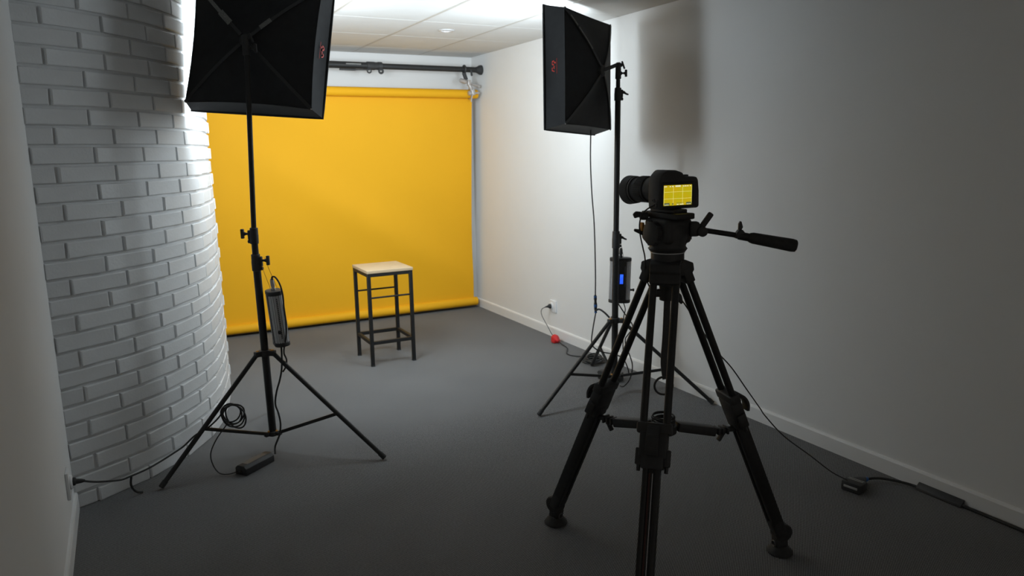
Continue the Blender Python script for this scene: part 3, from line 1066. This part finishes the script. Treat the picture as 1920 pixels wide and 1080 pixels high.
bm = NB(); box(bm, HD + V((-0.062, 0.062, 1.272)), (0.010, 0.018, 0.030), bevel=0.003)
obj('orange_button', bm, 'brass', head)
# pan bar
j = V((1.690, 1.880, 1.268))
p1 = V((1.712, 1.866, 1.262))
p2 = V((1.792, 1.795, 1.246))
p3 = V((1.925, 1.672, 1.214))
dpb = (p3 - p2).normalized()
bm = NB()
box(bm, j - V((0.012, -0.008, 0)), (0.036, 0.034, 0.050), (hd_, (-hd_.y, hd_.x, 0), (0, 0, 1)), bevel=0.010)
lathe(bm, j + V((0.008, -0.006, -0.008)), (-hd_.y, hd_.x, 0), [(-0.020, 0.014), (-0.018, 0.017), (0.018, 0.017), (0.020, 0.014)], 18)
beam(bm, j + hd_ * 0.006, j + hd_ * 0.042 + V((0, 0, 0.052)), 0.014, 0.020, (-hd_.y, hd_.x, 0), bevel=0.005)
obj('pan_bar_rosette', bm, 'bplastic', head)
bm = NB(); tube(bm, [j + V((0.004, -0.004, -0.004)), p1, p2], 0.0088, 14)
tube(bm, [p2 - dpb * 0.005, p2 + dpb * 0.05], 0.0135, 14)
pb = obj('pan_bar', bm, 'bmetal', head)
bm = NB()
lathe(bm, p2 + dpb * 0.030, dpb, [(0, 0.0150), (0.004, 0.0165), (0.012, 0.0185), (0.135, 0.0215), (0.148, 0.0195), (0.152, 0.013)], 20)
obj('foam_grip', bm, 'brubber', head)
bm = NB()
prism(bm, [(-0.018, -0.012), (0.022, -0.014), (0.014, 0.008), (0.006, 0.017), (-0.006, 0.017), (-0.014, 0.006)], p2 + V((0, 0, 0.004)) - V((-hd_.y, hd_.x, 0)) * 0.012, hd_, (0, 0, 1), V((-hd_.y, hd_.x, 0)), 0.024, bevel=0.004)
prism(bm, [(-0.006, 0.0), (0.004, 0.0), (0.0085, 0.008), (0.003, 0.027), (-0.001, 0.029), (-0.006, 0.020)], p2 + V((0, 0, 0.020)) - V((-hd_.y, hd_.x, 0)) * 0.006, hd_, (0, 0, 1), V((-hd_.y, hd_.x, 0)), 0.012, bevel=0.002)
obj('wing_screw', bm, 'bplastic', head)

# ================================================================== camera on the tripod
KX, KY, KZ = 1.627, 1.90, 1.336
t = thing('video_camera', 'black video camera on the tripod with a lit yellow screen', 'camera', (KX, KY + 0.03, KZ))
bm = NB()
outl = [(-0.080, 0.000), (0.080, 0.000), (0.086, 0.006), (0.084, 0.055), (0.080, 0.090), (0.074, 0.102), (0.060, 0.1045), (0.022, 0.106),
        (0.012, 0.114), (-0.010, 0.122), (-0.052, 0.124), (-0.068, 0.118), (-0.077, 0.108), (-0.081, 0.095), (-0.083, 0.04)]
prism(bm, outl, (KX, KY + 0.004, KZ), (1, 0, 0), (0, 0, 1), (0, 1, 0), 0.062, bevel=0.006, seg=3)
body = obj('body', bm, 'bplastic', t)
bm = NB()   # hand grip in front right, hump around the mount
box(bm, (KX + 0.066, KY + 0.085, KZ + 0.048), (0.040, 0.05, 0.090), bevel=0.014, seg=3)
obj('hand_grip', bm, 'brubber', t)
bm = NB()
prism(bm, [(-0.050, 0.100), (0.030, 0.100), (0.018, 0.118), (-0.010, 0.1265), (-0.044, 0.1275), (-0.058, 0.118)], (KX, KY + 0.012, KZ), (1, 0, 0), (0, 0, 1), (0, 1, 0), 0.066, bevel=0.005, seg=3)
obj('top_hump', bm, 'bplastic', t)
bm = NB(); box(bm, (KX - 0.004, KY + 0.003, KZ + 0.046), (0.146, 0.008, 0.084), bevel=0.003)
bez = obj('screen_bezel', bm, 'bmetal', t)
SXa, SXb, SZa, SZb = 1.556, 1.673, 1.3490, 1.4150
yf = KY - 0.0012
bm = NB(); box(bm, ((SXa + SXb) / 2, yf, (SZa + SZb) / 2), (SXb - SXa, 0.0012, SZb - SZa))
scr = obj('screen', bm, 'screen', t)
yf -= 0.0009
bm = NB()
for q in (1, 2):
    x = SXa + (SXb - SXa) * q / 3
    z = SZa + (SZb - SZa) * q / 3
    box(bm, (x, yf, (SZa + SZb) / 2), (0.0009, 0.0004, SZb - SZa - 0.002))
    box(bm, ((SXa + SXb) / 2, yf, z), (SXb - SXa - 0.002, 0.0004, 0.0009))
for x in (SXa + 0.001, SXb - 0.001):
    box(bm, (x, yf, (SZa + SZb) / 2), (0.0008, 0.0004, SZb - SZa - 0.006))
obj('grid_lines', bm, 'screen_line', scr)
bm = NB()
zt = SZb - 0.0042
for x, wd in ((0.004, 0.005), (0.010, 0.003), (0.026, 0.004), (0.036, 0.005), (0.082, 0.004), (0.090, 0.006), (0.099, 0.005), (0.110, 0.004)):
    box(bm, (SXa + x, yf, zt), (wd, 0.0004, 0.0032))
box(bm, (SXa + 0.058, yf, zt + .0005), (0.022, 0.0004, 0.0044))
for x, wd in ((0.006, .003), (0.012, 0.004), (0.018, .003), (0.058, 0.008), (0.072, 0.010), (0.080, 0.005), (0.098, 0.004), (0.104, 0.003), (0.110, .004)):
    box(bm, (SXa + x, yf - .0004, SZa + 0.0028), (wd, 0.0004, 0.0022))
obj('screen_readouts', bm, 'screen_white', scr)['kind'] = 'stuff'
bm = NB()
box(bm, (SXa + 0.0125, yf, SZa + 0.0050), (0.023, 0.0004, 0.0082))
box(bm, (SXb - 0.0125, yf, SZa + 0.0050), (0.022, 0.0004, 0.0082))
lathe(bm, (SXa + 0.037, yf, SZa + 0.0050), (0, -1, 0), [(0, 0.0028), (0.0004, 0.0028)], 12)
box(bm, (SXa + 0.068, yf, SZa + 0.0072), (0.030, 0.0004, 0.0012))
obj('screen_boxes', bm, 'screen_dark', scr)['kind'] = 'stuff'
# ports and dial on the left side face
bm = NB()
for zz, yy, rr in ((0.014, 0.026, 0.0085), (0.027, 0.020, 0.006), (0.030, 0.036, 0.006)):
    lathe(bm, (KX - 0.080, KY + yy, KZ + zz), (-1, 0, 0), [(0, rr), (0.004, rr), (0.005, rr * .7), (0.003, rr * .6), (0.003, 0.001)], 16)
obj('port_caps', bm, 'greyp', body)
bm = NB()
lathe(bm, (KX + 0.050, KY + 0.040, KZ + 0.103), (0, 0, 1), [(0, 0.012), (0.006, 0.012), (0.007, 0.010)], 18)
obj('dial', bm, 'bmetal', body)
# lens
LX, LZ = KX - 0.004, 1.4000
bm = NB(); lathe(bm, (LX, KY + 0.062, LZ), (0, 1, 0), [(0, 0.038), (0.010, 0.038), (0.012, 0.034)], 36)
obj('lens_mount', bm, 'bmetal', t)
bm = NB()
prof = [(0, 0.036), (0.012, 0.038), (0.014, 0.040), (0.030, 0.040), (0.032, 0.042), (0.068, 0.0425), (0.070, 0.0405), (0.078, 0.0405), (0.080, 0.044), (0.128, 0.0445), (0.130, 0.042), (0.150, 0.043)]
lathe(bm, (LX, KY + 0.072, LZ), (0, 1, -0.06), prof, 40)
lens = obj('lens_barrel', bm, 'bplastic', t)
bm = NB()
for k in range(40):
    an = 2 * math.pi * k / 40
    cc = V((LX + 0.0448 * math.cos(an), KY + 0.072 + 0.104, LZ - 0.006 + 0.0448 * math.sin(an)))
    box(bm, cc, (0.004, 0.036, 0.0022), ((-math.sin(an), 0, math.cos(an)), (0, 1, 0), (math.cos(an), 0, math.sin(an))))
obj('focus_ring', bm, 'brubber', lens)
bm = NB(); lathe(bm, (LX, KY + 0.072 + 0.148, LZ - 0.009), (0, 1, -0.06), [(0, 0.0445), (0.002, 0.0465), (0.006, 0.0465), (0.008, 0.0445)], 40)
obj('silver_ring', bm, 'steel', lens)
bm = NB(); lathe(bm, (LX, KY + 0.072 + 0.155, LZ - 0.0095), (0, 1, -0.06), [(0, 0.044), (0.004, 0.048), (0.040, 0.0515), (0.042, 0.0495), (0.010, 0.042)], 40, caps=False)
obj('lens_hood', bm, 'bplastic', t)
bm = NB(); lathe(bm, (LX, KY + 0.072 + 0.152, LZ - 0.0095), (0, 1, -0.06), [(0, 0.040), (0.004, 0.030), (0.008, 0.002)], 30)
obj('front_glass', bm, 'glass', lens)

# ================================================================== cables, plugs, sockets
def cable(name, label, pts, r, m='brubber', cat='cable', sub=8):
    bm = NB(); tube(bm, spline(pts, sub), r, 8)
    return tag(obj(name, bm, m), label, cat)

# left wall socket
t = thing('wall_socket', 'white wall socket near the floor on the left wall', 'socket', (XL, 3.345, 0.168))
bm = NB(); box(bm, (XL + 0.006, 3.345, 0.228), (0.012, 0.085, 0.115), bevel=0.003)
obj('plate', bm, 'white', t)
bm = NB(); lathe(bm, (XL + 0.010, 3.345, 0.232), (1, 0, 0), [(0, 0.032), (0.008, 0.030), (0.012, 0.024)], 24)
obj('socket_insert', bm, 'white', t)
t = thing('mains_cable', 'black power cord from the left wall socket, coiled over a stand leg', 'cord', (0.0, 3.55, 0.14))
bm = NB(); lathe(bm, (XL + 0.021, 3.345, 0.232), (1, 0, -0.12), [(0, 0.017), (0.010, 0.016), (0.014, 0.011), (0.030, 0.009), (0.045, 0.005)], 14)
obj('plug', bm, 'brubber', t)
LEFT_CORD = [(-0.25, 3.345, 0.226), (-0.224, 3.362, 0.210), (-0.191, 3.399, 0.187), (-0.123, 3.452, 0.157), (-0.082, 3.484, 0.152), (-0.017, 3.535, 0.15), (0.04, 3.58, 0.156), (0.1, 3.627, 0.167), (0.15, 3.666, 0.179), (0.203, 3.695, 0.21), (0.27, 3.71, 0.236), (0.32, 3.705, 0.28), (0.345, 3.70, 0.325)]
bm = NB(); tube(bm, spline(LEFT_CORD), 0.0042, 8)
obj('cord', bm, 'brubber', t)
bm = NB()
cc = V((0.383, 3.692, 0.283))
rv = V((CR.x, CR.y, 0)).normalized()
for k, (rr, dx, dz, dy) in enumerate(((0.060, 0.012, -0.010, 0.0), (0.052, -0.004, 0.002, 0.010), (0.056, -0.002, -0.004, -0.010), (0.046, -0.010, 0.004, 0.016), (0.050, 0.000, 0.006, -0.016))):
    ax_ = (rv + V((0, 0.25 * (k - 2), 0))).normalized()
    tube(bm, ring_pts(cc + rv * dx + V((0, dy, dz)), ax_, (0.04 * k - 0.08, 0, 1), rr, 32, 0.03), 0.0038, 8, closed=True)
obj('coil', bm, 'brubber', t)
bm = NB(); tube(bm, spline([(-0.080, 3.486, 0.150), (-0.086, 3.54, 0.095), (-0.082, 3.60, 0.045), (-0.066, 3.625, 0.014), (-0.044, 3.632, 0.006)]), 0.0050, 8)
obj('cord_tail', bm, 'brubber', t)
cable('adapter_lead', 'thin black lead looping from the hanging coil down to the power brick', [(0.360, 3.695, 0.250), (0.342, 3.701, 0.226), (0.296, 3.713, 0.162), (0.266, 3.705, 0.102), (0.269, 3.683, 0.051), (0.292, 3.66, 0.012), (0.33, 3.629, 0.009), (0.392, 3.622, 0.018)], 0.0030)
# power brick
A, B, Cc = V((0.408, 3.579, 0)), V((0.559, 3.694, 0)), V((0.368, 3.640, 0))
dx = (B - A).normalized()
dy = V((-dx.y, dx.x, 0))
ln, wd_ = (B - A).length, 0.072
mid = A + dx * ln / 2 + dy * wd_ / 2
t = thing('power_adapter', 'black power brick lying on the carpet below the stand by the brick wall', 'adapter', mid)
bm = NB()
prism(bm, [(0, 0.0005), (wd_, 0.0005), (wd_, 0.034), (wd_ - 0.016, 0.047), (0.016, 0.047), (0, 0.034)], A, dy, (0, 0, 1), dx, ln, bevel=0.002)
obj('case', bm, 'bplastic', t)
bm = NB(); box(bm, mid + V((0, 0, 0.0474)), (ln * .7, 0.034, 0.001), (dx, dy, (0, 0, 1)))
obj('label_plate', bm, 'greyp', t)
for s in (-1, 1):
    bm = NB(); lathe(bm, mid + dx * s * (ln / 2 - .002) + V((0, 0, 0.020)), dx * s, [(0, 0.008), (0.012, 0.006), (0.020, 0.0045)], 10)
    obj('strain_relief', bm, 'brubber', t)
cable('control_lead', 'black lead rising from the power brick to the hanging silver box', [(0.572, 3.742, 0.020), (0.580, 3.77, 0.05), (0.606, 3.774, 0.106), (0.615, 3.772, 0.163), (0.609, 3.774, 0.222), (0.597, 3.770, 0.275), (0.607, 3.770, 0.337), (0.627, 3.765, 0.4), (0.640, 3.760, 0.461), (0.648, 3.775, 0.532), (0.652, 3.795, 0.590)], 0.0048)
cable('looped_lead', 'black lead looping down along the silver box by the brick wall', [(0.636, 3.803, 0.905), (0.632, 3.79, 0.928), (0.644, 3.77, 0.930), (0.659, 3.745, 0.897), (0.668, 3.735, 0.842), (0.668, 3.730, 0.773), (0.672, 3.726, 0.704), (0.668, 3.726, 0.635), (0.655, 3.75, 0.55), (0.668, 3.765, 0.50), (0.660, 3.77, 0.46), (0.645, 3.765, 0.44)], 0.0042)

# right softbox cable with blue connector
t = thing('softbox_cable', 'black cable with blue connector hanging below the right softbox', 'cable', (2.60, 3.83, 0.08))
bm = NB(); tube(bm, spline([(2.607, 3.889, 1.668), (2.602, 3.885, 1.466), (2.606, 3.875, 1.267), (2.615, 3.86, 1.061), (2.612, 3.84, 0.779), (2.603, 3.826, 0.622)]), 0.0040, 8)
obj('upper_cable', bm, 'brubber', t)
bm = NB()
lathe(bm, (2.602, 3.826, 0.622), (0.006, 0.002, -0.12), [(0, 0.006), (0.010, 0.009), (0.030, 0.010), (0.032, 0.008), (0.05, 0.008), (0.055, 0.010), (0.09, 0.010), (0.118, 0.006)], 14)
obj('connector', bm, 'brubber', t)
bm = NB()
lathe(bm, (2.6025, 3.826, 0.616), (0.006, 0.002, -0.12), [(0, 0.0095), (0.006, 0.0105), (0.012, 0.0095)], 14)
obj('blue_sleeve', bm, 'blue', t); bm = NB()
lathe(bm, (2.605, 3.827, 0.562), (0.006, 0.002, -0.12), [(0, 0.0095), (0.003, 0.0112), (0.018, 0.0112), (0.021, 0.0095)], 14)
obj('blue_sleeve', bm, 'blue', t); bm = NB()
lathe(bm, (2.607, 3.8275, 0.515), (0.006, 0.002, -0.12), [(0, 0.0085), (0.004, 0.0095), (0.010, 0.0085)], 14)
obj('blue_sleeve', bm, 'blue', t)
bm = NB(); tube(bm, spline([(2.607, 3.827, 0.505), (2.583, 3.821, 0.41), (2.569, 3.817, 0.325), (2.594, 3.823, 0.278), (2.674, 3.844, 0.233), (2.778, 3.869, 0.197), (2.870, 3.89, 0.150), (2.93, 3.91, 0.06), (2.95, 3.93, 0.008)]), 0.0040, 8)
obj('lower_cable', bm, 'brubber', t)
bm = NB(); tube(bm, spline([(2.605, 3.825, 0.520), (2.608, 3.79, 0.535), (2.622, 3.755, 0.520), (2.640, 3.722, 0.490)]), 0.006, 8)
obj('cable_tie', bm, 'brubber', t)
cable('box_lead', 'black lead hanging below the control box with the blue display', [(2.690, 3.715, 0.590), (2.705, 3.66, 0.527), (2.728, 3.625, 0.477), (2.738, 3.612, 0.436), (2.712, 3.625, 0.391), (2.700, 3.635, 0.363), (2.703, 3.631, 0.315), (2.722, 3.615, 0.254), (2.736, 3.606, 0.185), (2.726, 3.62, 0.10), (2.74, 3.70, 0.03), (2.77, 3.78, 0.006)], 0.0038)
cable('thin_box_lead', 'second black lead crossing below the box with the blue display', [(2.735, 3.715, 0.590), (2.722, 3.67, 0.545), (2.700, 3.655, 0.500), (2.690, 3.645, 0.42), (2.690, 3.645, 0.30), (2.712, 3.66, 0.22), (2.80, 3.80, 0.12), (2.88, 4.00, 0.05), (2.93, 4.15, 0.008)], 0.0032)

# right wall socket and extension cord
t = thing('wall_socket', 'white wall socket on the right wall behind the light stand', 'socket', (XR, 5.135, 0.205))
bm = NB(); box(bm, (XR - 0.006, 5.135, 0.258), (0.012, 0.095, 0.100), bevel=0.003)
obj('plate', bm, 'white', t)
bm = NB(); lathe(bm, (XR - 0.010, 5.155, 0.258), (-1, 0, 0), [(0, 0.030), (0.006, 0.029), (0.009, 0.024)], 24)
obj('socket_insert', bm, 'white', t)
t = thing('extension_cord', 'thin cord from the right wall socket with a red plug on the carpet', 'cord', (3.0, 4.9, 0))
bm = NB(); lathe(bm, (XR - 0.018, 5.155, 0.258), (-1, 0.2, -0.1), [(0, 0.020), (0.014, 0.020), (0.020, 0.012), (0.036, 0.007), (0.05, 0.004)], 16)
obj('plug', bm, 'brubber', t)
bm = NB(); tube(bm, spline([(3.020, 5.164, 0.253), (2.985, 5.17, 0.235), (2.975, 5.15, 0.19), (2.988, 5.08, 0.11), (2.994, 5.03, 0.06), (2.999, 4.995, 0.035)]), 0.0032, 8)
obj('upper_cord', bm, 'steel', t)
bm = NB()
lathe(bm, (2.995, 4.985, 0.034), (-0.02, -0.10, -0.012), [(-0.030, 0.006), (-0.012, 0.014), (0.0, 0.030), (0.018, 0.033), (0.040, 0.030), (0.060, 0.014), (0.085, 0.007)], 18)
box(bm, (2.988, 4.955, 0.017), (0.062, 0.055, 0.033), bevel=0.010)
obj('red_plug', bm, 'redplastic', t)
bm = NB(); tube(bm, spline([(2.985, 4.91, 0.024), (2.985, 4.86, 0.012), (2.975, 4.762, 0.006), (2.930, 4.69, 0.006), (2.890, 4.63, 0.006), (2.880, 4.575, 0.006), (2.904, 4.521, 0.006), (2.955, 4.475, 0.006), (2.965, 4.42, 0.006)]), 0.0040, 8)
obj('floor_cord', bm, 'brubber', t)
bm = NB()
for k in range(6):
    tube(bm, ring_pts((2.935 + 0.008 * math.sin(k * 2), 4.33 + 0.012 * math.cos(k * 3), 0.008 + 0.0072 * k), (1, 0.1 * k, 0.02 * (k % 3)), (0, 1, 0.06 * ((k % 2) - .5)), 0.075 - 0.004 * (k % 3), 30, 0.04), 0.0042, 8, closed=True)
obj('coil', bm, 'brubber', t)
# second power brick under the right stand
t = thing('power_adapter', 'black power brick standing under the light stand near the right wall', 'adapter', (2.80, 3.93, 0))
bm = NB(); box(bm, (2.800, 3.93, 0.031), (0.075, 0.16, 0.060), ((0.93, 0.37, 0), (-0.37, 0.93, 0), (0, 0, 1)), bevel=0.006)
obj('case', bm, 'bplastic', t)
bm = NB(); lathe(bm, (2.77, 4.004, 0.035), (-0.37, 0.93, 0), [(0, 0.009), (0.014, 0.006), (0.024, 0.0045)], 10)
obj('strain_relief', bm, 'brubber', t)

# camera cable
t = thing('camera_cable', 'thin black cable running from the camera down to the carpet at right', 'cable', (1.9, 1.98, 0.02))
bm = NB(); tube(bm, spline([(1.545, 1.928, 1.352), (1.532, 1.950, 1.338), (1.529, 1.975, 1.318), (1.527, 1.985, 1.286), (1.530, 1.985, 1.25), (1.540, 1.982, 1.205), (1.552, 1.985, 1.168), (1.565, 1.995, 1.10), (1.60, 1.99, 1.04), (1.65, 1.965, 1.035), (1.683, 1.954, 1.019), (1.723, 1.957, 0.976), (1.764, 1.96, 0.926), (1.82, 1.965, 0.861), (1.878, 1.969, 0.796), (1.959, 1.976, 0.721), (2.047, 1.982, 0.62), (2.129, 1.989, 0.528), (2.163, 1.991, 0.488), (2.285, 2.001, 0.376), (2.467, 2.015, 0.246), (2.623, 2.03, 0.133), (2.770, 2.06, 0.048)], 6), 0.0024, 8)
obj('cable', bm, 'brubber', t)
# coil of cable on the spreader hub
bm = NB()
for k in range(5):
    tube(bm, ring_pts(TC + V((0.003 * math.sin(k), 0.003 * math.cos(2 * k), HUBZ + 0.020 + 0.0062 * k)), (1, 0, 0.03 * (k % 2)), (0, 1, 0.04 * ((k + 1) % 2)), 0.040 - 0.003 * (k % 3), 28, 0.03), 0.0028, 8, closed=True)
tag(obj('coiled_cable', bm, 'brubber'), 'small coil of thin cable resting on the tripod spreader', 'cable')

# floor socket block at right
t = thing('mains_coupler', 'black mains plug and coupler with pale stripes on the carpet at right', 'plug', (2.81, 2.045, 0))
e1 = V((0.93, 0.10, 0)).normalized()
e1 = (V((2.913, 2.063, 0)) - V((2.765, 2.035, 0))).normalized()
e2 = V((-e1.y, e1.x, 0))
pc = V((2.795, 2.040, 0))
bm = NB()
box(bm, pc + V((0, 0, 0.024)), (0.070, 0.090, 0.046), (e1, e2, (0, 0, 1)), bevel=0.008)
prism(bm, [(0.0, -0.036), (0.040, -0.018), (0.062, -0.010), (0.062, 0.010), (0.040, 0.018), (0.0, 0.036)], pc + e1 * 0.032 + V((0, 0, 0.005)), e1, e2, (0, 0, 1), 0.036, bevel=0.006)
obj('coupler_body', bm, 'bplastic', t)
for q in (0.000, 0.012):
    bm = NB(); box(bm, pc + e1 * (0.006 + q) + V((0, 0, 0.0470)), (0.0035, 0.070, 0.002), (e1, e2, (0, 0, 1)))
    obj('pale_stripe', bm, 'pale', t)
bm = NB(); box(bm, pc - e1 * 0.0355 + V((0, 0, 0.026)), (0.003, 0.062, 0.010), (e1, e2, (0, 0, 1)), bevel=0.001)
obj('pale_face', bm, 'pale', t)
bm = NB(); lathe(bm, pc + e1 * 0.092 + V((0, 0, 0.020)), e1, [(0, 0.009), (0.004, 0.011), (0.026, 0.010), (0.030, 0.006)], 14)
obj('blue_sleeve', bm, 'blue', t)
bm = NB(); tube(bm, spline([tuple(pc + e1 * 0.115 + V((0, 0, 0.020))), (2.955, 2.045, 0.020), (2.995, 2.018, 0.016), (3.030, 1.965, 0.014), (3.048, 1.915, 0.012), (3.050, 1.85, 0.011)]), 0.0060, 8)
obj('lead', bm, 'brubber', t)
bm = NB(); tube(bm, spline([(3.052, 1.72, 0.009), (3.055, 1.6, 0.008), (3.055, 1.4, 0.008), (3.055, 1.0, 0.008), (3.055, 0.4, 0.008)]), 0.0075, 8)
tag(obj('floor_cable', bm, 'brubber'), 'black cable lying along the foot of the right baseboard', 'cable')
bm = NB()
prism(bm, [(0, 0), (0.030, 0), (0.026, 0.012), (0.006, 0.030), (0, 0.030)], (3.066, 1.705, 0.001), (-1, 0, 0), (0, 0, 1), (0, 1, 0), 0.205, bevel=0.0015)
tag(obj('cable_cover', bm, 'bplastic'), 'short black cable cover strip against the right baseboard', 'cable cover')
